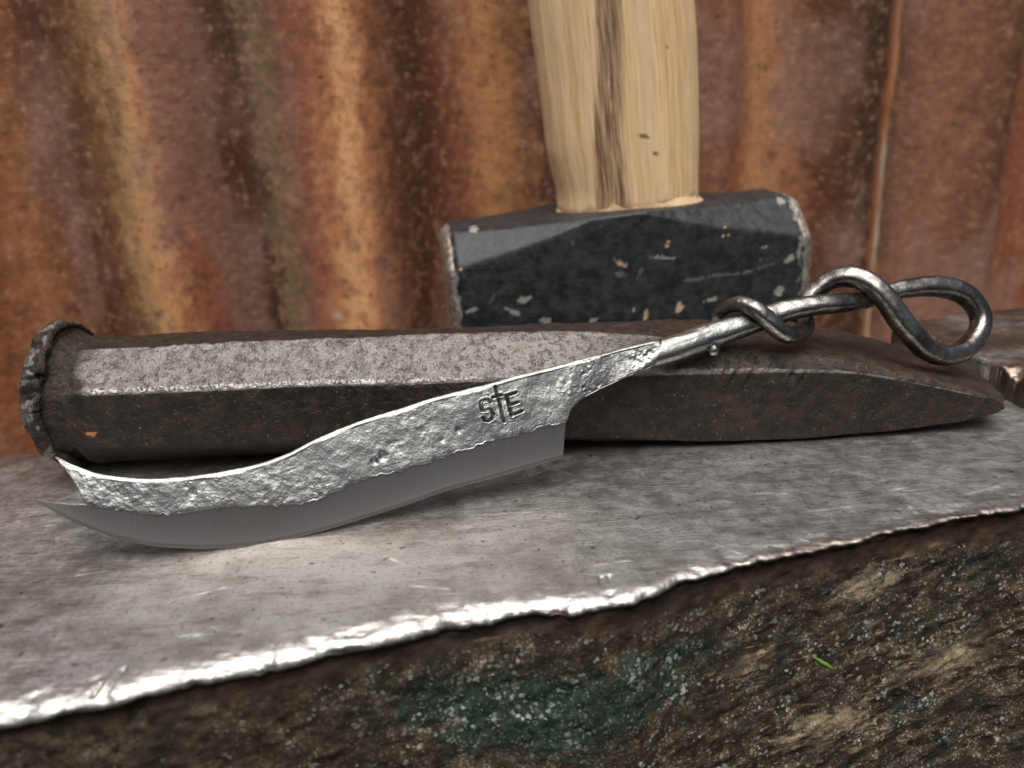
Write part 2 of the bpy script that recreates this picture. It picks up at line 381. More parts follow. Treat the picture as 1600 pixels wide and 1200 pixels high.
# ------------------------------------------------------------------ anvil
anvil = empty('anvil', (0, 125, -110), 'old steel anvil with a worn bright face and rusty green flecked side', 'anvil')
XA, XB = -150., 210.
FX = [(x, y) for x, y in [(-60, 1152), (0, 1140), (120, 1118), (200, 1103), (300, 1078), (400, 1056), (500, 1034), (600, 1010), (700, 988), (800, 974), (880, 968), (920, 957), (1000, 943), (1060, 915), (1100, 906), (1200, 882), (1330, 856), (1400, 838), (1500, 818), (1600, 800)]]
fp = np.array([at_z(x, y, -2.2 if x < 900 else -1.2) for x, y in FX])
def front_y(X):
    base = 88.2+.2475*X
    fit = np.interp(X, fp[:, 0], fp[:, 1]); k = sstep(-75, -60, X)*sstep(90, 76, X)
    return base*(1-k)+fit*k
def back_y(X): return 171.6+.172*X
def round_r(X): return np.interp(X, [-70, -20, 8, 22, 30, 80], [3.7, 3.4, 2.6, 1.6, 1.0, .8])*(1+.25*fbm(np.stack([X, 0*X, 0*X], -1), 7, 3, 27))
def round_v(X): return np.minimum(round_r(X)*.55, 2.0)
def build_face():
    nu = 1150; X = np.linspace(XA, XB, nu)
    fy = front_y(X)+.35*fbm(np.stack([X, 0*X, 0*X], -1), 5, 4, 21)+.25*fbm(np.stack([X, 0*X, 0*X], -1), 1.2, 3, 22)
    by = back_y(X)+.5*fbm(np.stack([X, 0*X, 0*X], -1), 8, 4, 24)
    rr = round_r(X)
    rv = np.minimum(rr*.55, 2.0)
    t_top = np.concatenate([np.linspace(0, .55, 60, endpoint=False), np.linspace(.55, 1, 170)])
    arc = np.linspace(0, math.pi/2, 26)[1:]
    rows_y, rows_z = [], []
    for a in np.linspace(math.pi/2, 0, 6):          # back edge rounding
        rows_y.append(by-1.0+1.0*np.sin(a)); rows_z.append(-1.0+1.0*np.cos(a)+0*X)
    for t in t_top[1:]:
        rows_y.append((by-1.0)*(1-t)+(fy+rr)*t); rows_z.append(0*X)
    for a in arc:
        rows_y.append(fy+rr-rr*np.sin(a)); rows_z.append(-rv*(1-np.cos(a)))
    for zz, in_ in ((.25, .0), (.45, .1), (.6, .4), (.7, 1.2), (.8, 3.)):
        rows_y.append(fy+in_); rows_z.append(-rv-zz)
    Y = np.array(rows_y).T; Z = np.array(rows_z).T; XX = np.repeat(X[:, None], Y.shape[1], 1)
    P = np.stack([XX, Y, Z], -1); N = grid_normals(P); N *= np.sign(N[..., 2:3].mean() or 1)
    dfront = Y-fy[:, None]; near = sstep(14, 0, dfront)
    edge = sstep(7, .5, dfront)
    d = .10*fbm(P, 9, 4, 41)+.03*fbm(P, 2, 3, 43)+near*.10*fbm(P, 5, 3, 45)
    # hammer-crushed edge: shallow scoops
    sc = fbm(P, (3.4, 2.2, 2.2), 3, 48); low = sstep(.1, -.35, Z+rv[:, None])
    d = (d-edge*.23*np.clip(sc, 0, 1)+edge*.045*fbm(P, 1.3, 3, 49))
    for (px, py, rx, ry, dep) in [(310, 992, 3.2, 1.0, .5), (870, 943, 1.7, 1.5, .8), (450, 1030, 2.2, .9, .4), (60, 1085, 2.0, 1.3, .4), (150, 1060, 1.5, 1.0, .35), (560, 985, 3.5, .9, .35),
                                  (640, 1000, 1.6, 1., .5), (760, 952, 2.2, 1.0, .4), (960, 925, 1.8, .8, .4), (1010, 925, 1.2, .9, .4), (700, 965, 1.6, .9, .4), (1480, 800, 1.8, .7, .2), (230, 1055, 1.2, .8, .3)]:
        c = at_z(px, py); rx = rx*.7; ry = ry*.7
        e = ((XX-c[0])/rx)**2+((Y-c[1]-.25*(XX-c[0]))/ry)**2+.9*fbm(P, 1.6, 3, 53)
        d = d-dep*.7*np.exp(-np.clip(e, 0, 99))
    # narrow chisel cuts across the edge
    for (px, py, ln) in [(178, 1062, 2.4), (150, 1074, 1.2), (940, 905, .8), (953, 903, .8)]:
        c = at_z(px, py); e = ((XX-c[0]-.12*(Y-c[1]))/.22)**2+np.clip(np.abs(Y-c[1])/ln, 0, 9)**6
        d = d-.55*np.exp(-e)
    scr = np.zeros_like(XX)
    for (x0, y0, x1, y1, w_) in [(36, 804, 78, 797, .16), (34, 816, 108, 812, .17), (0, 816, 32, 815, .14), (40, 822, 96, 821, .12), (90, 843, 106, 841, .2), (120, 900, 168, 893, .12), (930, 884, 985, 876, .15),
                                  (600, 868, 628, 880, .13), (1255, 800, 1330, 792, .13), (1380, 770, 1440, 757, .14), (1420, 790, 1432, 802, .14), (1120, 850, 1165, 868, .12), (1180, 770, 1230, 772, .12), (300, 930, 350, 918, .14), (1500, 775, 1560, 760, .15), (640, 915, 700, 921, .12)]:
        a = at_z(x0, y0); b = at_z(x1, y1); ab = (b-a)[:2]; t_ = np.clip(((XX-a[0])*ab[0]+(Y-a[1])*ab[1])/(ab@ab), 0, 1)
        ds = np.hypot(XX-a[0]-t_*ab[0], Y-a[1]-t_*ab[1]); scr = np.maximum(scr, np.exp(-(ds/(1.7*w_))**2)*(.65+.45*np.sin(t_*9+x0)))
    d = d-.03*scr
    P = P+N*d[..., None]
    wear = np.clip(sstep(5.4, 1.0, dfront+1.8*fbm(P, 4, 4, 51))*sstep(34, 4, XX+0*Y)*(.75+.5*fbm(P, 3, 3, 52))+sstep(1.6, .2, dfront)*.25*sstep(60, 20, XX), 0, 1)
    wear = wear*sstep(-rv[:, None]-.15, -rv[:, None]*.75, Z)
    rust_dark = sstep(-rv[:, None]*.93, -rv[:, None]-.3, Z)
    rust_dark = np.maximum(rust_dark, .55*sstep(14, 40, XX)*sstep(2.6, .5, dfront))  # darker tint along the right stretch of the front edge
    rust_dark = np.maximum(rust_dark, sstep(12, 1, np.abs(by[:, None]-Y))*.55*(fbm(P, 9, 3, 55) > -.1))
    return mesh_obj('face_plate', P, grid_faces(P.shape[0], P.shape[1], flip=False), MTOP, anvil, dict(wear=wear, rust_dark=rust_dark, scratch=scr))
build_face()
def build_side():
    nu = 1000; X = np.linspace(XA, XB, nu)
    zs = np.concatenate([np.linspace(-.6, -50, 190), np.linspace(-52, -110, 20)])
    XX, Z = np.meshgrid(X, zs, indexing='ij')
    Z = Z-sstep(-40, -.6, Z)*round_v(X)[:, None]*.9
    Y = front_y(X)[:, None]+.75+0*Z
    q = np.stack([XX, 0*XX, Z], -1)
    th = math.radians(21); a = XX*math.cos(th)+Z*math.sin(th); b = -XX*math.sin(th)+Z*math.cos(th)
    qs = np.stack([a/9., 0*a, b/1.5], -1)
    n = fbm(qs, 1, 4, 61)
    right = sstep(-20, 60, XX)
    nn_ = n+.6*fbm(q, 7, 3, 62); terr = np.floor(nn_*2.2+.5)/2.2; st = .55*n+.45*terr
    amp = .05+.17*right
    d = amp*st*sstep(-2.5, -8, Z)+.28*fbm(q, 7, 4, 63)+.20*fbm(q, 1.6, 4, 65)
    d = d-1.1*sstep(-1.0, -2.4, Z)*sstep(-6.5, -3.0, Z)*.35
    # dark square notch under the edge on the left
    c = at_y(205, 1118, float(front_y(-48.)))
    d = d-2.4*sstep(1.1, .7, np.abs(XX-c[0]))*sstep(-6.2, -5.4, Z+.0*XX)
    Y = Y-d
    P = np.stack([XX, Y, Z], -1)
    def pt(x, y): return at_y(x, y, 92.)
    tan = .25*right
    for (px, py, r) in [(1380, 930, 9), (1180, 1060, 8), (1500, 1050, 12), (1300, 1160, 12), (770, 1030, 3), (30, 1150, 5)]:
        Q = on_plane(px, py, (0, 88.2, 0), np.array([-.2475, 1, 0])/1.03)
        tan = tan+.8*np.exp(-(((XX-Q[0])/r)**2+((Z-Q[2])/(r*.45))**2))
    grn = .10*sstep(60, 0, XX)-.05+0*XX+.45*fbm(q, 9, 3, 68)
    for (px, py, r) in [(960, 1090, 11), (780, 1120, 11), (850, 1180, 9), (1080, 1050, 6), (1560, 900, 8), (650, 1140, 7)]:
        Q = on_plane(px, py, (0, 88.2, 0), np.array([-.2475, 1, 0])/1.03)
        grn = grn+.5*np.exp(-(((XX-Q[0])/r)**2+((Z-Q[2])/(r*.75))**2))
    speck = np.clip(sstep(-3.5, -7.5, Z+1.2*fbm(q, 4, 3, 71))*(.25+.75*sstep(-48, -10, XX)), 0, 1)
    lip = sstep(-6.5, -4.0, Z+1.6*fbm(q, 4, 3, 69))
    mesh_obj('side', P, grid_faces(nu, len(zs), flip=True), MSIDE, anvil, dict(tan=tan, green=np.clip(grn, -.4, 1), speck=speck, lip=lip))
    # the rear and the ends of the body, plain rough iron
    v = []; n2 = 40
    xs = np.linspace(XA, XB, n2)
    for x in xs:
        for z in (-1.8, -40, -75, -110): v.append((x, back_y(x)-.5+.4*random.uniform(-1, 1), z))
    mesh_obj('rear_side', np.array(v), grid_faces(n2, 4), MSIDE, anvil, None)
    for xe, fl in ((XA, True), (XB, False)):
        v = []
        for k in range(12):
            y = (front_y(np.array([xe]))[0]+.6)*(1-k/11)+(back_y(xe)-.5)*k/11
            for z in (-1.6, -40, -75, -110): v.append((xe+.05, y, z))
        mesh_obj('end_face', np.array(v), grid_faces(12, 4, flip=fl), MSIDE, anvil, None)
build_side()
def soft_box_grid(corners, z0, z1, n=(60, 40), r=1.2, seed=0, amp=.3, mat=MTOP, name='block', parent=None, attrs=None, rim=None):
    """top sheet over a quadrilateral footprint that folds down over its four sides"""
    c = np.array(corners, float)   # a,b,c,d counter-clockwise, a-b is u
    prof = [(-.0, z0-z1)]+[(0, -r-.01)]+[(r*(1-math.cos(a)), -r+r*math.sin(a)) for a in np.linspace(0, math.pi/2, 6)[0:]]
    us_ = []
    def axis(L, n):
        e = [p[0]/L+1e-5*k for k, p in enumerate(prof)]; z = [p[1] for p in prof]
        mid = list(np.linspace(e[-1], 1-e[-1], n)[1:-1])
        return e+mid+[1-x for x in e[::-1]], z+[0]*len(mid)+z[::-1]
    L1 = np.linalg.norm(c[1]-c[0]); L2 = np.linalg.norm(c[3]-c[0])
    eu, zu = axis(L1, n[0]); ev, zv = axis(L2, n[1])
    P = np.zeros((len(eu), len(ev), 3))
    for i, (u, a) in enumerate(zip(eu, zu)):
        for j, (v, b) in enumerate(zip(ev, zv)):
            p = (c[0]*(1-u)+c[1]*u)*(1-v)+(c[3]*(1-u)+c[2]*u)*v
            P[i, j] = (p[0], p[1], z1+min(a, b))
    N = grid_normals(P); 
    P = P+N*(amp*fbm(P, 5, 4, seed))[..., None]
    return P
def build_ledge():
    """the raised face of the anvil beyond the step at the right"""
    A = np.array([100.6, 147.0]); u = np.array([-.155, .988])
    zt = 6.6
    far = A+u*((188-A[1])/.965)
    near = A-u*32.6
    xdir = np.array([.985, .17])
    C2 = [near, near+np.array([.97, .2405])*120, far+xdir*120, far]
    n1, n2 = 150, 260
    P = soft_box_grid([C2[0], C2[1], C2[2], C2[3]], -.5, zt, (n1, n2), 1.0, 81, .35)
    # chipped left edge
    dl = np.abs((P[..., 0]-A[0])*u[1]-(P[..., 1]-A[1])*u[0])
    ed = sstep(3.2, .2, dl)
    Pf = P*np.array([1, 1, .25]); k = np.clip(fbm(Pf, (3.2, 3.2, 2.), 4, 83)+.25, 0, 1)*ed*sstep(172, 160, P[..., 1])*sstep(1.5, 5, P[..., 2])
    P[..., 2] -= 1.6*k; P[..., 0] += .9*k
    wear = np.clip(ed*sstep(4.2, 6.2, P[..., 2])*sstep(172, 160, P[..., 1])*sstep(-.25, .15, fbm(P, 3, 3, 85)), 0, 1)*.8
    rust_dark = (1-wear)*np.clip(.75+.5*fbm(P, 10, 3, 87), 0, 1)*.9
    mesh_obj('raised_face', P, grid_faces(P.shape[0], P.shape[1]), MTOP, anvil, dict(wear=wear, rust_dark=rust_dark))
build_ledge()
def build_rear_shelf():
    """a lower ledge of the anvil body behind the face, hidden from the front"""
    c = [hpt(-5., -3., 0.), hpt(HL+3., -3., 0.), hpt(HL+3., HT+4, 0.), hpt(-5., HT+4, 0.)]
    P = soft_box_grid([q[:2] for q in c], -60, 0., (60, 40), 1.5, 91, .1)
    P[..., 2] = P[..., 2]+HZ0-.15+(P[..., 0]-HF[0])*math.tan(HR)
    mesh_obj('rear_shelf', P, grid_faces(P.shape[0], P.shape[1]), MTOP, anvil, dict(wear=np.zeros(P.shape[:2]), rust_dark=np.ones(P.shape[:2])*.9))

# ------------------------------------------------------------------ chisel
chisel = empty('cold_chisel', (5, 150, 0), 'heavy brown octagonal cold chisel with mushroomed end lying on the anvil', 'chisel')
def build_chisel():
    Xs = np.concatenate([np.linspace(-81.5, 60, 480, endpoint=False), np.linspace(60, 92.2, 140)])
    I = lambda tab: np.interp(Xs, [a for a, b in tab], [b for a, b in tab])
    yf = 137.0+0*Xs; yb = I([(-82, 163), (20, 163), (60, 162.5), (92, 161)])
    ru = I([(-82, 18.2), (-60, 17.6), (-35, 17.3), (-21, 16.5), (10, 16.0), (26, 15.5), (46, 14.7), (58, 13.8), (64, 12.9), (70, 11.5), (79, 9.0), (88, 6.5), (90.5, 5.6), (92.2, 4.9)])
    rl = I([(-82, 7.3), (-60, 6.5), (-37, 5.8), (-12, 5.2), (11, 3.6), (35, 1.3), (47, .8), (59, 1.0), (71, 1.4), (83, 2.3), (90, 3.6), (92.2, 4.2)])
    zt = I([(-82, 24.0), (-60, 23.8), (-11, 23.1), (12, 22.0), (24, 21.0), (34, 19.4), (46, 17.6), (58, 15.8), (66, 14.0), (72, 12.3), (80, 9.6), (88, 6.8), (92.2, 5.0)])
    zb = I([(-82, .9), (-60, .4), (0, .15), (40, .1), (60, .2), (71, .7), (83, 1.8), (90, 3.3), (92.2, 4.1)])
    cu = I([(-82, 7.8), (12, 7.6), (28, 6.4), (40, 4.6), (52, 3.0), (66, 1.6), (80, .9), (92.2, .5)])
    cl = I([(-82, 7.6), (0, 7.4), (20, 5), (40, 2.4), (60, 1.4), (80, .9), (92.2, .5)])
    ztb = I([(-82, 23.6), (-58, 23.4), (-35, 22.2), (-16, 21.2), (1, 20.9), (19, 20.3), (32, 19.8), (45, 18.6), (58, 16.8), (66, 14.6), (72, 12.5), (80, 9.6), (88, 6.8), (92.2, 5.0)])
    from numpy import stack
    Y = stack([yf, yf, yf+cu, yb-cu, yb, yb, yb-cl, yf+cl], 1); Z = stack([rl, ru, zt, ztb, ru, rl, zb, zb], 1)
    # blend to round near the struck end
    ns = [34, 30, 30, 26, 22, 22, 20, 24]
    ring = []
    m = []
    for k in range(8):
        for i in range(ns[k]):
            t = i/ns[k]; ring.append((Y[:, k]*(1-t)+Y[:, (k+1) % 8]*t, Z[:, k]*(1-t)+Z[:, (k+1) % 8]*t)); m.append(k+t)
    Yr = np.stack([a for a, b in ring], 1); Zr = np.stack([b for a, b in ring], 1)
    for _ in range(6):   # soften the arrises
        Yr = .5*Yr+.25*(np.roll(Yr, 1, 1)+np.roll(Yr, -1, 1)); Zr = .5*Zr+.25*(np.roll(Zr, 1, 1)+np.roll(Zr, -1, 1))
    XX = np.repeat(Xs[:, None], Yr.shape[1], 1)
    XX = XX+.20*(Yr-137)*sstep(55, 92, XX)
    # round the near tip corner
    XX = XX-1.6*sstep(89, 92.2, XX)*sstep(142, 137, Yr)
    P = np.stack([XX, Yr, Zr], -1)
    cy, cz = 150., 12.2
    bl = sstep(-76.5, -81.5, P[..., 0])[..., None]
    v = P[..., 1:]-np.array([cy, cz]); r = np.linalg.norm(v, axis=-1, keepdims=True)
    P[..., 1:] = P[..., 1:]*(1-bl)+(np.array([cy, cz])+v/r*12.6)*bl
    N = grid_normals(P, True)
    ctr = P.mean(axis=1, keepdims=True); s = np.sign(np.sum(N*(P-ctr), -1, keepdims=True).mean()); N = N*s
    tip = sstep(92, 84, XX)
    body = sstep(40, 10, XX)
    d = (.16*fbm(P, (8, 3.5, 3.5), 4, 101)+.07*fbm(P, 1.3, 4, 103)+.035*fbm(P, .5, 2, 105))*(.35+.65*tip)
    mm = np.array(m)[None, :]
    # ragged arrises
    for k, am in ((1, .30), (2, .18)):
        d = d+am*np.exp(-((mm-k)/.16)**2)*fbm(P, (2.2, 1.5, 1.5), 3, 107+k)
    d = d-.22*np.clip(fbm(P, (1.9, 1.3, 1.3), 3, 111)-.45, 0, 1)*1.6*body
    # filed nicks on the near arris
    for (px, py, w, ln) in [(1147, 588, .35, .18), (1172, 589, .4, .2), (1238, 586, .35, .18), (1252, 592, .3, .18), (1135, 578, .3, .1)]:
        c = at_y(px, py, 137.3)
        e = ((XX-c[0]-.45*(Zr-c[2]))/w)**2+((Zr-c[2])/1.6)**2+np.maximum(0, Yr-140)**2
        d = d-.75*np.exp(-e)
    P = P+N*d[..., None]
    top = (mm > .96) & (mm < 2.02)
    worn = np.where(top, 1.0, 0)*(1-.35*sstep(-50, 20, XX))*sstep(34, 6, XX)+np.where(top, .35, 0)*sstep(6, 34, XX)*sstep(66, 40, XX)  # wear plus painted sky light: the upper slant facet is made paler
    worn = worn+.6*np.exp(-((mm-1.03)/.06)**2)+.3*np.exp(-((mm-2)/.08)**2)*body
    worn = worn*(.25+.75*sstep(-80.5, -74, XX+2*fbm(P, 3, 3, 119)))
    brown = np.clip(sstep(48, 66, XX)*((mm > 1.2) & (mm < 4)), 0, 1)+.55*((mm > 2.02) & (mm < 4))
    brown = np.clip(brown+.25*sstep(-.1, .5, fbm(P, 8, 3, 115))*(1-body), 0, 1)
    c = at_y(143, 678, 137); e = ((XX-c[0])/1.3)**2+((P[..., 2]-c[2]-.18*(XX-c[0])**2)/.38)**2
    fleck = (np.exp(-e)+.3*fbm(P, .7, 2, 117) > .45).astype(float)*(np.abs(XX-c[0]) < 1.8)*(Yr < 139)
    n0, n1 = P.shape[:2]
    F = grid_faces(n0, n1, close_v=True)
    F = np.concatenate([F, cap(n0, n1, False)])
    mesh_obj('shank', P, F, MCH, chisel, dict(worn=worn, brown=brown, fleck=fleck))
    # ---- mushroomed struck end, lathe about the X axis with a ragged curled rim
    prof = [(-77.6, 12.5), (-80.2, 12.5), (-82.0, 12.7), (-83.3, 13.0), (-84.2, 13.6), (-84.6, 14.4), (-84.3, 15.2), (-84.6, 15.8), (-85.5, 16.1), (-86.7, 15.9), (-87.8, 15.3), (-88.6, 14.0), (-89.0, 12.0), (-89.3, 8), (-89.4, 3), (-89.4, .3)]
    pr = np.array(prof); tt = np.linspace(0, len(pr)-1, 110)
    px = np.interp(tt, range(len(pr)), pr[:, 0]); rr = np.interp(tt, range(len(pr)), pr[:, 1])
    na = 360; th = np.linspace(0, 2*math.pi, na, endpoint=False)
    A, K = np.meshgrid(th, np.arange(len(tt)), indexing='ij')
    R = rr[K]; X = px[K]
    lipf = sstep(12.8, 16.0, R)
    cp = np.stack([np.cos(A)*5, np.sin(A)*5, X*.25], -1)
    ca = np.stack([np.cos(A)*4, np.sin(A)*4, 0*A], -1)
    R = R+lipf*(.9*fbm(ca, 1.4, 5, 122)-.2)+.22*fbm(cp, .8, 3, 123)
    X = X+lipf*(.9*fbm(ca, 1.6, 3, 125))*sstep(-89, -86, X)
    # radial cracks in the rim
    for ang, w, dp in ((146, 1.0, 3.0), (172, .9, 3.4), (160, 4.5, 1.5), (196, 5., .9), (118, 2.5, .8), (300, 1.5, 2), (40, 1.5, 2)):
        e = np.abs(((np.degrees(A)-ang+180) % 360)-180)+2.2*fbm(cp, .7, 2, 127)
        R = R-dp*np.exp(-(e/w)**2)*sstep(13.2, 15.6, R)
    Y = 150+R*np.cos(A)*.95; Z = 13.6+R*np.sin(A)*.90
    ce = sstep(-84, -79, X); Z = Z-ce*(13.6-12.2)
    Z = np.where(Z < -.0, Z*.1, Z)
    P2 = np.stack([X, Y, Z], -1); P2 = P2+(.12+.22*lipf)[..., None]*0+(.10+.25*lipf[..., None])*fbm(P2, 1.1, 4, 129)[..., None]*np.stack([0*A, np.cos(A), np.sin(A)], -1)
    wr = 1.1*sstep(-84.5, -85.6, X)*sstep(-.2, .2, fbm(P2, 3, 3, 131))+.9*sstep(-83.0, -79, X)*np.exp(-((np.degrees(A)-128)/22)**2)  # rim wear, and a painted light patch on the upper near side
    mesh_obj('mushroomed_head', P2, grid_faces(na, len(tt), close_u=True), MCH, chisel, dict(worn=wr, brown=.15*lipf, fleck=0*wr))
build_chisel()

# ------------------------------------------------------------------ knife
NK = np.array([.183, -.878, .438]); NK /= np.linalg.norm(NK)
P1 = at_z(330, 857, 0.45)
def K(x, y, off=0.): return on_plane(x, y, P1+NK*off, NK)
E1 = np.cross([0, 0, 1.], -NK); E1 /= np.linalg.norm(E1)
if E1[0] < 0: E1 = -E1
E2 = np.cross(E1, NK); E2 = E2 if E2[2] > 0 else -E2
def uvk(P): d = np.asarray(P)-P1; return d@E1, d@E2
def kp(u, v, off=0.):
    u, v = np.broadcast_arrays(np.asarray(u, float), np.asarray(v, float))
    return P1+u[..., None]*E1+v[..., None]*E2+np.asarray(off)[..., None]*NK
def K2(pts): 
    q = np.array([uvk(K(x, y)) for x, y in pts]); return q
def spline(q, n=None, ts=None):
    """Catmull-Rom through 2-D/3-D points, sampled at ts in [0, len-1]"""
    q = np.asarray(q, float); ts = np.asarray(ts, float)
    i = np.clip(np.floor(ts).astype(int), 0, len(q)-2); f = (ts-i)[:, None]
    p0 = q[np.clip(i-1, 0, None)]; p1 = q[i]; p2 = q[i+1]; p3 = q[np.clip(i+2, None, len(q)-1)]
    return .5*((2*p1)+(-p0+p2)*f+(2*p0-5*p1+4*p2-p3)*f*f+(-p0+3*p1-3*p2+p3)*f**3)
knife = empty('forged_knife', tuple(P1-[0, 0, .45]), 'small hand forged knife with looped wire handle leaning on the chisel', 'knife')
pairs = [((87, 713), (87.5, 714)), ((99, 719), (93, 721)), ((112, 725), (103, 733)), ((130, 731.5), (115, 749)), ((150, 738), (126, 768)), ((170, 742), (139, 788)), ((195, 745), (175, 795)), ((230, 747), (215, 800)), ((270, 746), (258, 803)),
         ((330, 740), (322, 797)), ((400, 725), (395, 790)), ((450, 708), (450, 790)), ((500, 683), (497, 780)), ((560, 659), (560, 754)), ((620, 640), (617, 737)), ((680, 621), (683, 719)),
         ((750, 603), (755, 694)), ((820, 584), (830, 674)), ((868, 572), (872, 664)), ((895, 565), (883, 661)), ((915, 560), (886, 650)), ((932, 555), (893, 638)), ((948, 551), (908, 624)), ((965, 546), (932, 611)),
         ((985, 541), (962, 597)), ((1005, 536), (990, 585)), ((1030, 529), (1020, 575)), ((1055, 522), (1055, 565)), ((1080, 514), (1085, 555)), ((1100, 507), (1107, 548))]
TQ = K2([a for a, b in pairs]); BQ = K2([b for a, b in pairs])
SC = 8.4
marks_px = {'S': [(535, 600), (510, 555), (450, 550), (370, 580), (355, 650), (385, 750), (440, 748), (540, 722), (592, 830), (570, 900), (500, 942), (430, 930), (405, 880)],
            'D1': [(630, 290), (660, 450), (700, 560), (730, 700), (760, 850), (790, 960)], 'D2': [(590, 500), (700, 468), (750, 460)],
            'E1': [(840, 470), (885, 660), (930, 845)], 'E2': [(840, 470), (930, 440), (1015, 412)], 'E3': [(888, 645), (970, 618), (1055, 590)], 'E4': [(930, 835), (1030, 795), (1130, 755)]}
marks = {k: K2([(720+x/12, 580+y/12) for x, y in v]) for k, v in marks_px.items()}
def seg_dist(U, V, pl):
    d = np.full(U.shape, 1e9)
    for a, b in zip(pl[:-1], pl[1:]):
        ab = b-a; t = np.clip(((U-a[0])*ab[0]+(V-a[1])*ab[1])/max(1e-9, ab@ab), 0, 1)
        d = np.minimum(d, np.hypot(U-a[0]-t*ab[0], V-a[1]-t*ab[1]))
    return d
def build_blade():
    seglen = np.linalg.norm(np.diff((TQ+BQ)/2, axis=0), axis=1); cum = np.concatenate([[0], np.cumsum(np.maximum(seglen, .8))])
    nc = 860; ts = np.interp(np.linspace(0, cum[-1], nc), cum, range(len(cum)))
    T = spline(TQ, ts=ts); B = spline(BQ, ts=ts)
    px = np.interp(ts, range(len(pairs)), [a[0] for a, b in pairs])
    # ragged lower border where the forged skin meets the ground bevel
    rag = sstep(5, 6, ts)*sstep(19.0, 18.0, ts)
    q3 = np.stack([B[:, 0], 0*ts, 0*ts], -1)
    B[:, 1] += rag*(.22*fbm(q3, 3.0, 4, 141)+.22*fbm(q3, .8, 3, 142)); B[:, 0] += rag*.15*fbm(q3, .6, 2, 143)
    T[:, 1] += .05*fbm(np.stack([T[:, 0], 0*ts, 0*ts], -1), 3, 3, 145)
    nf, nb = 150, 24
    th = np.linspace(math.pi/2, -math.pi/2, nf); thb = np.linspace(-math.pi/2, math.pi/2, nb+2)[1:-1]
    rnd = sstep(960, 1075, px)[:, None]        # 0 = flat blade, 1 = round rod
    kf = 16.-13.9*np.minimum(1, rnd*1.5); kf = np.clip(kf, 2.0, None)
    tw = sstep(0, 5.5, ts)[:, None]
    thick = (.3+.75*tw)*(1-rnd)+2.45*rnd       # half thickness
    def side(t_, sgn):
        w = np.sin(t_)[None, :]; off = thick*np.clip(1-np.abs(w)**kf, 0, 1)**(1/kf)*sgn
        C = (T+B)/2; H = (T-B)/2
        u = C[:, :1]+H[:, :1]*w; v = C[:, 1:]+H[:, 1:]*w
        return u, v, off, np.repeat(w, len(ts), 0)
    u1, v1, o1, w1 = side(th, 1); u2, v2, o2, w2 = side(thb, -1)
    U_ = np.concatenate([u1, u2], 1); V_ = np.concatenate([v1, v2], 1); O = np.concatenate([o1, o2], 1); W = np.concatenate([w1, w2], 1)
    front = np.concatenate([np.ones_like(u1), np.zeros_like(u2)], 1)
    Q = np.stack([U_, V_, 0*U_], -1)
    inner = np.clip((1-np.abs(W))*18, 0, 1)*sstep(.45, .95, (1-W)*np.linalg.norm(T-B, axis=1)[:, None]/2)
    left = sstep(-22, -45, U_)
    pit = fbm(Q, 1.5, 4, 151); rough = fbm(Q, .62, 3, 153)
    zone = sstep(-.3, .4, fbm(Q, 7, 3, 155))
    midl = sstep(8, -30, U_)
    h = .10*fbm(Q, (4, 6, 5), 3, 157)+(.010+.012*zone+.030*midl)*rough-.16*np.clip(pit-.25, 0, 1)*(.25+.8*zone)*(.5+.5*midl)+.05*midl*fbm(Q, 1.0, 3, 159)+.03*fbm(Q, 1.8, 3, 156)
    # shallow vertical hammer fullers
    h = h+.10*np.sin(U_*.42+1.5*fbm(Q, 9, 2, 160))*sstep(-10, 0, U_)*(1-rnd)
    # hand-made dents
    for (x, y, r, dp) in [(598, 713, .6, .4), (585, 722, .45, .3), (617, 697, 1.0, .12), (715, 672, .5, .2), (690, 688, .4, .2), (893, 672, .6, .15), (930, 629, 2.6, .35), (905, 600, 3.0, -.15), (700, 722, .5, -.3), (1000, 560, 2, .25)]:
        c = uvk(K(x, y)); e = ((U_-c[0])**2+(V_-c[1])**2)/r**2; e = np.clip(e+1.1*fbm(Q, .9, 3, 158), 0, 99); h = h-dp*.8*np.exp(-e)
    g = np.zeros_like(U_)
    for k, pl in marks.items():
        d = seg_dist(U_, V_, pl); wd_ = .19 if k[0] != 'D' else .15
        g = np.maximum(g, sstep(wd_+.12, wd_-.08, d)); h = h+.04*np.exp(-((d-.42)/.13)**2)
    # chisel facets along the tang
    fac = .35*rnd*(np.abs(W-.15)-.35)
    h = h*(1-.45*rnd)+fac*.6
    h = h*inner-.34*g
    edge_s = np.clip(1-(1-np.abs(W))*18, 0, 1)
    Hh = (np.linalg.norm(T-B, axis=1)/2)[:, None]; dt = (1-W)*Hh
    O = O-front*(1-.6*rnd)*.25*np.clip(1-dt/.62, 0, 1)*tw
    O = O-front*left*.13*(W+.6)*np.clip(Hh, 0, 4)*sstep(0, 9, ts)[:, None]*sstep(-.9, -.3, W)
    O = O+front*h+edge_s*.05*fbm(Q, 2, 3, 163)
    P = kp(U_, V_, O)
    nr = nf+nb
    F = np.concatenate([grid_faces(nc, nr, close_v=True), cap(nc, nr, False), cap(nc, nr, True)])
    mesh_obj('blade', P, F, MFO, knife, dict(groove=g*front))
build_blade()
def ribbon(pl, w, off, h=.05):
    """a low closed strip along a polyline in the blade plane"""
    pl = np.asarray(pl); n = len(pl); d = np.gradient(pl, axis=0); d /= np.linalg.norm(d, axis=1, keepdims=True); nn = np.stack([-d[:, 1], d[:, 0]], 1)
    ring = []
    for a, o in ((-w, off-.12), (-w*.6, off+h), (w*.6, off+h), (w, off-.12)):
        ring.append(kp(pl[:, 0]+nn[:, 0]*a, pl[:, 1]+nn[:, 1]*a, np.full(n, o)))
    return np.stack(ring, 1)
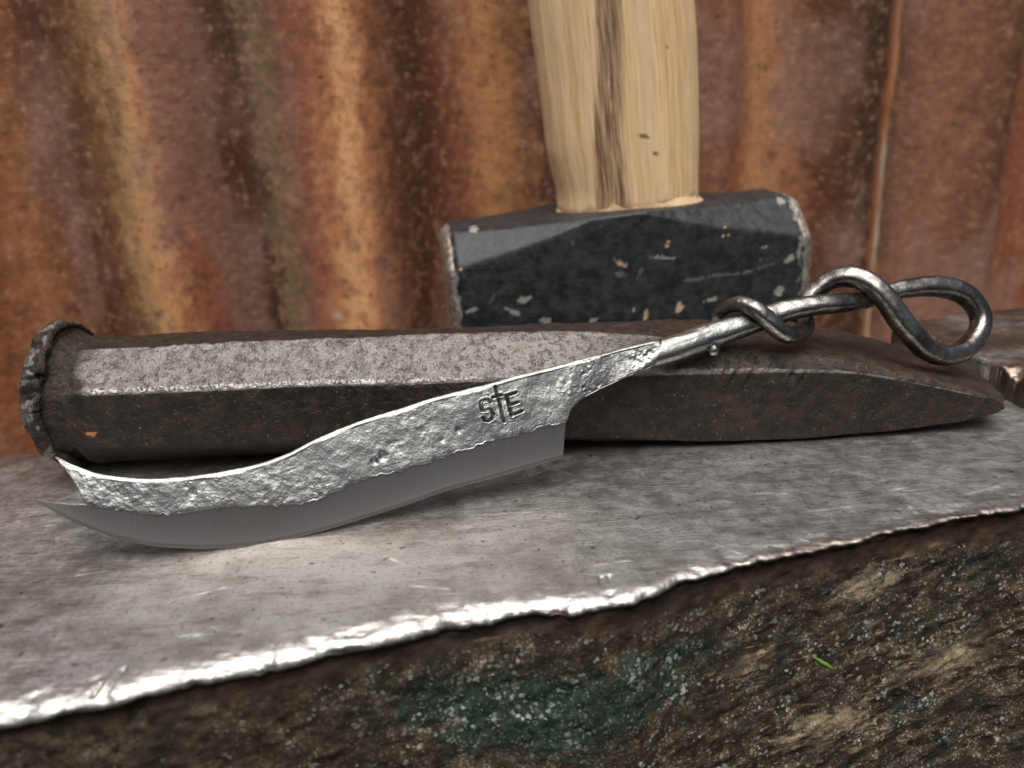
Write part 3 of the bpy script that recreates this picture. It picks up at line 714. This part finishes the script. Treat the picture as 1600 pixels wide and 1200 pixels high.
def mark_obj(name, keys, label):
    V, F, o = [], [], 0
    for k in keys:
        pl = spline(marks[k], ts=np.linspace(0, len(marks[k])-1, 4*len(marks[k])))
        R = ribbon(pl, .08, .79, .02); n = R.shape[0]
        V.append(R.reshape(-1, 3)); F.append(np.concatenate([grid_faces(n, 4, close_v=True), cap(n, 4, True), cap(n, 4, False)])+o); o += n*4
    mesh_obj(name, np.concatenate(V), np.concatenate(F), MMARK, knife, label=label)
mark_obj('stamped_letter', ['S'], 'stamped letter S')
mark_obj('stamped_letter', ['E1', 'E2', 'E3', 'E4'], 'stamped letter E')
mark_obj('stamped_dagger', ['D1', 'D2'], 'stamped dagger mark between the letters')
bp = [((47, 779), (47.5, 779.6)), ((62, 781.5), (60, 787)), ((80, 784.5), (78, 796)), ((97, 786.5), (94, 805)), ((115, 788), (112, 814)), ((135, 788), (132, 823)), ((175, 793), (172, 838)), ((215, 798), (212, 848)), ((258, 801), (255, 854.5)),
      ((322, 795), (320, 857)), ((395, 788), (385, 853)), ((450, 787), (440, 844.5)), ((497, 777), (505, 829)), ((560, 751), (575, 808)), ((617, 734), (635, 789)), ((683, 716), (700, 766)), ((755, 691), (765, 748)), ((830, 671), (830, 729)), ((883, 659), (880, 715))]
def build_bevel():
    TQ2 = K2([a for a, b in bp]); BQ2 = K2([b for a, b in bp])
    cum = np.concatenate([[0], np.cumsum(np.linalg.norm(np.diff(BQ2, axis=0), axis=1))])
    nc = 520; ts = np.interp(np.linspace(0, cum[-1], nc), cum, range(len(cum)))
    T = spline(TQ2, ts=ts); B = spline(BQ2, ts=ts)
    L = np.linalg.norm(T-B, axis=1)[:, None]
    T[:, 1] += .30*sstep(5, 6.5, ts)*sstep(18, 17.5, ts)
    tw = sstep(0, 6, ts)[:, None]
    w = np.concatenate([[0, 0.02], np.linspace(.05, .88, 26), np.linspace(.9, .985, 12), [1.]])[None, :]
    dmm = (1-w)*L                       # distance from the cutting edge
    half = np.where(dmm > .55, .10+.0313*np.maximum(dmm-.55, 0)**1.6, .05+dmm*.09)*(.25+.75*tw)
    def surf(sgn, w_):
        u = T[:, :1]*(1-w_)+B[:, :1]*w_; v = T[:, 1:]*(1-w_)+B[:, 1:]*w_; return u, v
    u, v = surf(1, w); fr = kp(u, v, half); bk = kp(u[:, ::-1], v[:, ::-1], -half[:, ::-1])
    P = np.concatenate([fr, bk], 1); n0, n1 = P.shape[:2]
    along = np.concatenate([[0], np.cumsum(np.linalg.norm(np.diff((T+B)/2, axis=0), axis=1))])[:, None]
    q = np.stack([np.repeat(along, n1, 1), np.concatenate([dmm, dmm[:, ::-1]], 1), np.concatenate([0*dmm, 0*dmm+9], 1)], -1)
    F = np.concatenate([grid_faces(n0, n1, close_v=True), cap(n0, n1, False), cap(n0, n1, True)])
    mesh_obj('ground_edge', P, F, MBE, knife, dict(q=q))
build_bevel()
def tube(path, radii, nseg=40, nth=28, amp=.06, seed=0, squash=None):
    path = np.asarray(path); n = (len(path)-1)*nseg//4
    ts = np.linspace(0, len(path)-1, n); C = spline(path, ts=ts); r = np.interp(ts, range(len(radii)), radii)
    # re-space and build a rotation-minimising frame
    Tn = np.gradient(C, axis=0); Tn /= np.linalg.norm(Tn, axis=1, keepdims=True)
    N = np.zeros_like(C); v = np.cross(Tn[0], [0, 0, 1.]); v /= np.linalg.norm(v); N[0] = v
    for i in range(1, n):
        v = N[i-1]-Tn[i]*np.dot(N[i-1], Tn[i]); N[i] = v/np.linalg.norm(v)
    Bn = np.cross(Tn, N); th = np.linspace(0, 2*math.pi, nth, endpoint=False)
    rr = r[:, None]*(1+.05*np.cos(4*th)[None, :]+0*r[:, None])
    P = C[:, None, :]+rr[..., None]*(np.cos(th)[None, :, None]*N[:, None, :]+np.sin(th)[None, :, None]*Bn[:, None, :])
    D = (P-C[:, None, :])/rr[..., None]
    P = P+D*(amp*fbm(P, 2.6, 3, seed)+.3*amp*fbm(P, .8, 2, seed+5))[..., None]
    return P
HP = [  # x, y, offset towards the camera, radius (mm)
    (1062, 543, 0, 2.35), (1100, 528, 0, 2.42), (1150, 512, 0, 2.25), (1195, 496, -.2, 2.1), (1235, 484, .2, 1.95), (1275, 477, .9, 1.85), (1310, 474, .7, 1.75), (1345, 470, -.6, 1.65), (1372, 463, -1.8, 1.65), (1402, 454, -2.2, 1.75), (1440, 448, -2.4, 1.95),
    (1477, 449, -2.6, 2.05), (1507, 460, -2.8, 2.05), (1527, 482, -2.8, 2.0), (1533, 505, -2.6, 1.95), (1523, 530, -2.2, 1.95), (1502, 549, -1.6, 2.0), (1473, 556, -.8, 2.0), (1445, 544, .4, 2.05), (1424, 522, 1.4, 2.1), (1403, 494, 2.0, 2.1), (1381, 463, 2.2, 2.0),
    (1357, 442, 1.6, 1.95), (1325, 432, 0, 1.95), (1294, 440, -2.0, 1.8), (1268, 460, -3.4, 1.7), (1257, 484, -3.7, 1.65), (1259, 507, -2.2, 1.6), (1247, 521, -.2, 1.6), (1230, 523, 1.6, 1.55), (1213, 513, 2.8, 1.55), (1196, 496, 3.4, 1.5),
    (1178, 482, 3.0, 1.45), (1157, 475, 1.2, 1.4), (1136, 480, -1.0, 1.2), (1121, 493, -2.9, 1.1), (1114, 512, -3.6, 1.0), (1113, 530, -2.6, .9), (1114, 541, -1.2, .8)]
hp3 = [K(x, y, o) for x, y, o, r in HP]
def build_handle():
    P = tube(hp3, [r for *_, r in HP], nseg=44, nth=30, amp=.10, seed=171)
    n0, n1 = P.shape[:2]; lt = sstep(.16, .02, np.linspace(0, 1, n0))[:, None]*sstep(-.3, .3, fbm(P, 2.5, 3, 173)+1.2-8*np.linspace(0, 1, n0)[:, None])
    mesh_obj('wire_handle', P, np.concatenate([grid_faces(n0, n1, close_v=True), cap(n0, n1, True), cap(n0, n1, False)]), MROD, knife, dict(light=lt))
    c = K(1115, 547, 1.2); r = 1.12
    a = np.linspace(0, math.pi, 18); b = np.linspace(0, 2*math.pi, 28, endpoint=False); A, B = np.meshgrid(a, b, indexing='ij')
    S = np.stack([np.sin(A)*np.cos(B), np.sin(A)*np.sin(B), np.cos(A)], -1)
    S = c+S*(r+.05*fbm(S, .7, 2, 7))[..., None]
    mesh_obj('ball_end', S, grid_faces(18, 28, close_v=True), MROD, knife, dict(light=.6+0*A))
build_handle()

# ------------------------------------------------------------------ club hammer
HZ0 = -9.0; HA = math.radians(6); HR = math.radians(1.8)
ha = np.array([math.cos(HA)*math.cos(HR), math.sin(HA)*math.cos(HR), math.sin(HR)]); hn = np.array([math.sin(HA), -math.cos(HA), 0]); hz = np.cross(ha, -hn)     # along, towards the camera
HF = np.array([at_y(719, 500, 198)[0], 198., 0])         # on the front face, left end
HL = float(np.dot(on_plane(1260, 380, HF, hn)-HF, ha)); HT = 35.; HH = 42.3
hammer = empty('club_hammer', tuple(HF+ha*HL/2-hn*HT/2+np.array([0, 0, HZ0])), 'black painted club hammer standing on its head with pale wooden handle', 'hammer')
def hpt(u, d, z): return HF+np.asarray(u)[..., None]*ha-np.asarray(d)[..., None]*hn+np.asarray(z)[..., None]*hz
def head_ring(u, shrink=0.):
    """octagonal section at distance u; chamfers vanish at the eye"""
    t = u/HL; mid = abs(t-.46)/.5
    c = .6+8.2*max(0., (mid-.16)/.84)**.85
    bulge = 1.6*math.exp(-((t-.46)/.22)**2)
    zt = HZ0+HH-1.0+1.2*math.exp(-((t-.48)/.2)**2)-shrink; zb = HZ0+shrink
    d0 = -bulge+shrink; d1 = HT+bulge-shrink
    return [(d0, zb+c), (d0, zt-c), (d0+c, zt), (d1-c, zt), (d1, zt-c), (d1, zb+c), (d1-c, zb), (d0+c, zb)]
def build_head():
    def loft(us, shr, ns, name, mat, seed, attrs=None, caps=(False, False)):
        rings = []
        for u, s in zip(us, shr):
            r = np.array(head_ring(min(max(u, 0), HL), s)); pts = []
            for k in range(8):
                for i in range(ns[k]): t = i/ns[k]; pts.append(r[k]*(1-t)+r[(k+1) % 8]*t)
            pts = np.array(pts)
            for _ in range(14): pts = .5*pts+.25*(np.roll(pts, 1, 0)+np.roll(pts, -1, 0))
            rings.append(pts)
        R = np.array(rings); Ug = np.repeat(np.array(us)[:, None], R.shape[1], 1)
        P = hpt(Ug, R[..., 0], R[..., 1])
        N = grid_normals(P, True); ctr = P.mean(1, keepdims=True); N *= np.sign(np.sum(N*(P-ctr), -1).mean())
        P = P+N*(.16*fbm(P, 7, 4, seed)+.05*fbm(P, 1.4, 3, seed+3))[..., None]
        at = attrs(P, Ug, R) if attrs else None
        n0, n1 = P.shape[:2]; F = [grid_faces(n0, n1, close_v=True)]
        if caps[0]: F.append(cap(n0, n1, True))
        if caps[1]: F.append(cap(n0, n1, False))
        mesh_obj(name, P, np.concatenate(F), mat, hammer, at)
    ns = [80, 34, 40, 24, 24, 20, 24, 24]
    def paint_attrs(P, Ug, R):
        q = P; chip = np.zeros(P.shape[:2]); grey = np.zeros_like(chip); scuff = np.zeros_like(chip)
        Zg = R[..., 1]; frontm = (R[..., 0] < 14)
        nz = fbm(P, 1.2, 3, 201); 
        def spot(cx, cy, rx, ry, ang, arr):
            p = on_plane(680+cx/2.308, cy/2.308, HF, hn); u = float(np.dot(p-HF, ha)); z = float(np.dot(p-HF, hz))
            a = math.radians(ang); du = Ug-u; dz = Zg-z; x = du*math.cos(a)+dz*math.sin(a); y = -du*math.sin(a)+dz*math.cos(a)
            e = np.sqrt((x/(.8*rx))**2+(y/(.75*ry))**2)+.8*nz
            return np.maximum(arr, sstep(1.05, .8, e)*frontm)
        for s in [(665, 945, 2.0, .8, -20), (1045, 818, .9, .8, 0), (1040, 848, 1.3, .6, 0), (830, 880, 1.0, 1.0, 0), (880, 1100, 1.0, 2.1, -35), (750, 1130, .8, 1.6, 0), (92, 970, .9, .9, 0), (1075, 1165, .8, .6, 0)]: chip = spot(*s, chip)
        for s in [(825, 928, 3.4, .5, -12), (1190, 890, 1.4, .6, 10), (1280, 930, 1.7, 1.2, 10), (320, 1078, 1.9, .9, 15), (285, 1127, 2.0, .7, -30), (395, 1155, 1.5, .8, -10), (1290, 740, 1.2, 1.2, 0), (990, 1080, 3.2, .6, 5), (560, 1150, 1.6, .4, 0), (150, 845, 1.2, .6, 0),
                  (1240, 1050, 1.6, 1.4, 0), (130, 1120, 1.6, .8, 10), (710, 1110, .5, 1.3, 0), (1270, 1100, 1.5, .8, 0), (840, 1180, 1.5, .5, 5)]: grey = spot(*s, grey)
        line = [(905, 1010), (1010, 992), (1110, 985), (1225, 950)]
        for (a, b) in zip(line[:-1], line[1:]):
            for k in range(8):
                t = k/8; scuff = spot(a[0]*(1-t)+b[0]*t, a[1]*(1-t)+b[1]*t, 1.4, .45, 8, scuff)
        for s in [(730, 985, .5, 2.2, -30), (205, 1080, .35, 2.0, -35), (490, 870, .4, 1.2, 25), (660, 985, 1.8, 1.0, 0)]: scuff = spot(*s, scuff)*1.0
        endw = np.maximum(sstep(2.0, 0, Ug), sstep(HL-4, HL, Ug))
        grey = np.maximum(grey, sstep(.62, .95, endw+.6*fbm(P, 2, 3, 207))*.9)
        # paint rubbed off along the arrises
        return dict(chip=chip*.95, grey=grey, scuff=scuff*.6)
    us = list(np.linspace(0, HL, 300))
    loft(us, [1.1*(1-min(1, u/1.8))**2+1.1*(1-min(1, (HL-u)/1.8))**2 for u in us], ns, 'hammer_head', MPAINT, 211, paint_attrs)
    # bare crowned striking faces
    for sgn, lab in ((-1, 'left'), (1, 'right')):
        prof = [(-.6, .9), (.0, 1.0), (.5, 1.25), (1.1, 1.9), (1.6, 3.2), (1.9, 6.0), (2.1, 10.), (2.2, 15.), (2.2, 19.)]
        t = np.linspace(0, len(prof)-1, 40); a = np.interp(t, range(len(prof)), [p[0] for p in prof]); s = np.interp(t, range(len(prof)), [p[1] for p in prof])
        base = 0 if sgn < 0 else HL
        rings = []
        r0 = np.array(head_ring(base, 0)); cen = r0.mean(0); pts = []
        for k in range(8):
            for i in range(16): pts.append(r0[k]*(1-i/16)+r0[(k+1) % 8]*i/16)
        pts = np.array(pts)
        for _ in range(3): pts = .5*pts+.25*(np.roll(pts, 1, 0)+np.roll(pts, -1, 0))
        for a_, s_ in zip(a, s): rings.append(cen+(pts-cen)*(1-s_/23.2))
        R = np.array(rings); Ug = np.repeat((base+sgn*a*(1.7 if sgn > 0 else 1.))[:, None], R.shape[1], 1)
        P = hpt(Ug, R[..., 0], R[..., 1]); P = P+.12*fbm(P, 2.5, 3, 221)[..., None]*ha*sgn
        mesh_obj('striking_face', P, np.concatenate([grid_faces(len(a), len(pts), close_v=True, flip=sgn < 0), cap(len(a), len(pts), False)]), MHF, hammer)
build_head(); build_rear_shelf()
def build_shaft():
    ctr_d = HT/2+1
    Q0 = HF-hn*ctr_d
    L = [(871, 342), (871, 303), (855, 238), (842, 130), (832, 60), (825, 0)]; R_ = [(1088, 312), (1087, 300), (1089, 217), (1087, 108), (1085, 50), (1081, 0)]
    la = [on_plane(x, y, Q0, hn) for x, y in L]; ra = [on_plane(x, y, Q0, hn) for x, y in R_]
    zl = [float(np.dot(p-HF, hz)) for p in la]; ul = [float(np.dot(p-HF, ha)) for p in la]; zr = [float(np.dot(p-HF, hz)) for p in ra]; ur = [float(np.dot(p-HF, ha)) for p in ra]
    zl2, zr2 = zl+[zl[-1]+60, zl[-1]+190], zr+[zr[-1]+60, zr[-1]+190]
    ul2 = ul+[ul[-1]-4, ul[-1]-8]; ur2 = ur+[ur[-1]-3, ur[-1]-12]
    # entry of the shaft sits lower than the visible joint
    zl2 = [zl[0]-8]+zl2; ul2 = [ul[0]+.3]+ul2; zr2 = [zr[0]-8]+zr2; ur2 = [ur[0]]+ur2
    zs = np.concatenate([np.linspace(HZ0+HH-6, 120, 300), np.linspace(121, 285, 60)])
    # true surface is tangent a little inside the plane through its axis; widths were measured on that plane
    ulz = np.interp(zs, zl2, ul2); urz = np.interp(zs, zr2, ur2)
    for a in (ulz, urz):
        k = np.ones(15)/15; pad = np.pad(a, 7, mode='edge'); a[:] = np.convolve(pad, k, 'valid')
    cu = (ulz+urz)/2; hw = (urz-ulz)/2; hd = np.minimum(hw*.72, 13.)
    na = 220; th = np.linspace(0, 2*math.pi, na, endpoint=False)
    cs = np.sign(np.cos(th))*np.abs(np.cos(th))**.92; sn = np.sign(np.sin(th))*np.abs(np.sin(th))**.92
    Ug = cu[:, None]+hw[:, None]*cs[None]; Dg = ctr_d-hd[:, None]*sn[None]; Zg = np.repeat(zs[:, None], na, 1)
    P = hpt(Ug, Dg, Zg)
    q = np.stack([Ug-cu[:, None], Dg, Zg], -1)
    P = P+.12*fbm(np.stack([Ug, Dg, Zg/14], -1), 2.2, 3, 231)[..., None]*hn*np.sign(sn)[None, :, None]+.06*fbm(P, 6, 2, 232)[..., None]*ha
    # dark heartwood streak facing the camera
    sp = [(945, 0), (948, 60), (948, 150), (947, 230), (953, 300), (957, 342)]
    su = [on_plane(x, y, HF-hn*8, hn) for x, y in sp]; suz = [float(np.dot(p-HF, hz)) for p in su][::-1]; suu = [float(np.dot(p-HF, ha)) for p in su][::-1]
    c = np.interp(Zg, suz, suu); wdt = np.interp(Zg, [30, 60, 90, 140], [4.6, 3.8, 3.6, 3.9])
    heart = np.exp(-((Ug-c)/wdt)**4)*(sn[None] > 0)
    heart = heart+.45*np.exp(-((Ug-c-7.5)/2.2)**2)*(sn[None] > 0)*sstep(60, 120, Zg)
    knot = np.zeros_like(Ug)
    for (x, y, rx, rz) in [(1001, 212, 1.25, .5), (1021, 239, .7, .45), (1040, 74, .35, .3)]:
        p = on_plane(x, y, HF-hn*8, hn); u = float(np.dot(p-HF, ha)); e = np.sqrt(((Ug-u)/rx)**2+((Zg-float(np.dot(p-HF, hz))+.25*(Ug-u))/rz)**2)+.35*fbm(P, .8, 2, 241)
        knot = np.maximum(knot, sstep(1.25, .7, e)*(sn[None] > 0))
    dirty = sstep(HZ0+HH+2.2, HZ0+HH+.3, Zg+1.3*fbm(P, 2.5, 3, 243))*.6+.35*sstep(3, 0, np.abs(Ug-cu[:, None]-hw[:, None]))*(fbm(P, 8, 3, 244) > .1)*0
    F = grid_faces(len(zs), na, close_v=True, flip=False)
    mesh_obj('handle', P, np.concatenate([F, cap(len(zs), na, False)]), MWOOD, hammer, dict(q=q, heart=heart, knot=knot, dirty=np.clip(dirty, 0, 1)))
    # frayed collar of swollen wood and glue where the shaft enters the eye
    b = np.linspace(0, 2*math.pi, 200, endpoint=False); t = np.linspace(0, 1, 8)
    T_, B_ = np.meshgrid(t, b, indexing='ij')
    zc = HZ0+HH+.0
    rz = .5+.9*fbm(np.stack([np.cos(B_)*4, np.sin(B_)*4, 0*B_], -1), .8, 3, 251)
    Rg = hw[30]-.35+1.5*(1-T_)*np.clip(.15+1.3*fbm(np.stack([np.cos(B_)*4, np.sin(B_)*4, T_*0], -1), 2.4, 3, 253)+.6*np.exp(-((B_-.2)/.35)**2), 0, 1.4); Zc = zc-1.0+T_*(rz+1.6)
    P = hpt(cu[20]+Rg*np.cos(B_), ctr_d-Rg*.72*np.sin(B_), Zc)
    mesh_obj('collar', P, grid_faces(8, 200, close_v=True), MWOOD, hammer, dict(q=P, heart=0*B_, knot=0*B_, dirty=.3+0*B_))
build_shaft()

# ------------------------------------------------------------------ green leaf scrap stuck to the anvil side
def build_leaf():
    nrm = np.array([-.2475, 1, 0])/1.03
    pts = [(1271, 1026), (1281, 1033), (1290, 1038), (1300, 1045)]
    C = np.array([on_plane(x, y, (0, 88.2-1.4, 0), nrm) for x, y in pts]); base = C[-1]
    o = empty('grass_scrap', tuple(base), 'tiny bright green scrap of grass stuck to the rusty anvil side', 'grass blade')
    ts = np.linspace(0, 3, 16); c = spline(C, ts=ts); w = np.interp(ts, [0, 1, 2, 3], [.08, .35, .45, .2])
    ring = []
    for a, d in ((-1, 0), (0, .25), (1, 0), (0, -.12)):
        ring.append(c+np.stack([.35*a*w, 0*w, .95*a*w], -1)-nrm*(d+.35*np.sin(ts)[:, None]*.8))
    P = np.stack(ring, 1)
    mesh_obj('leaf', P, np.concatenate([grid_faces(16, 4, close_v=True), cap(16, 4, True), cap(16, 4, False)]), MGR, o)
build_leaf()
print('tris', sum(len(o.data.polygons)*2 for o in COL.objects if o.type == 'MESH'))
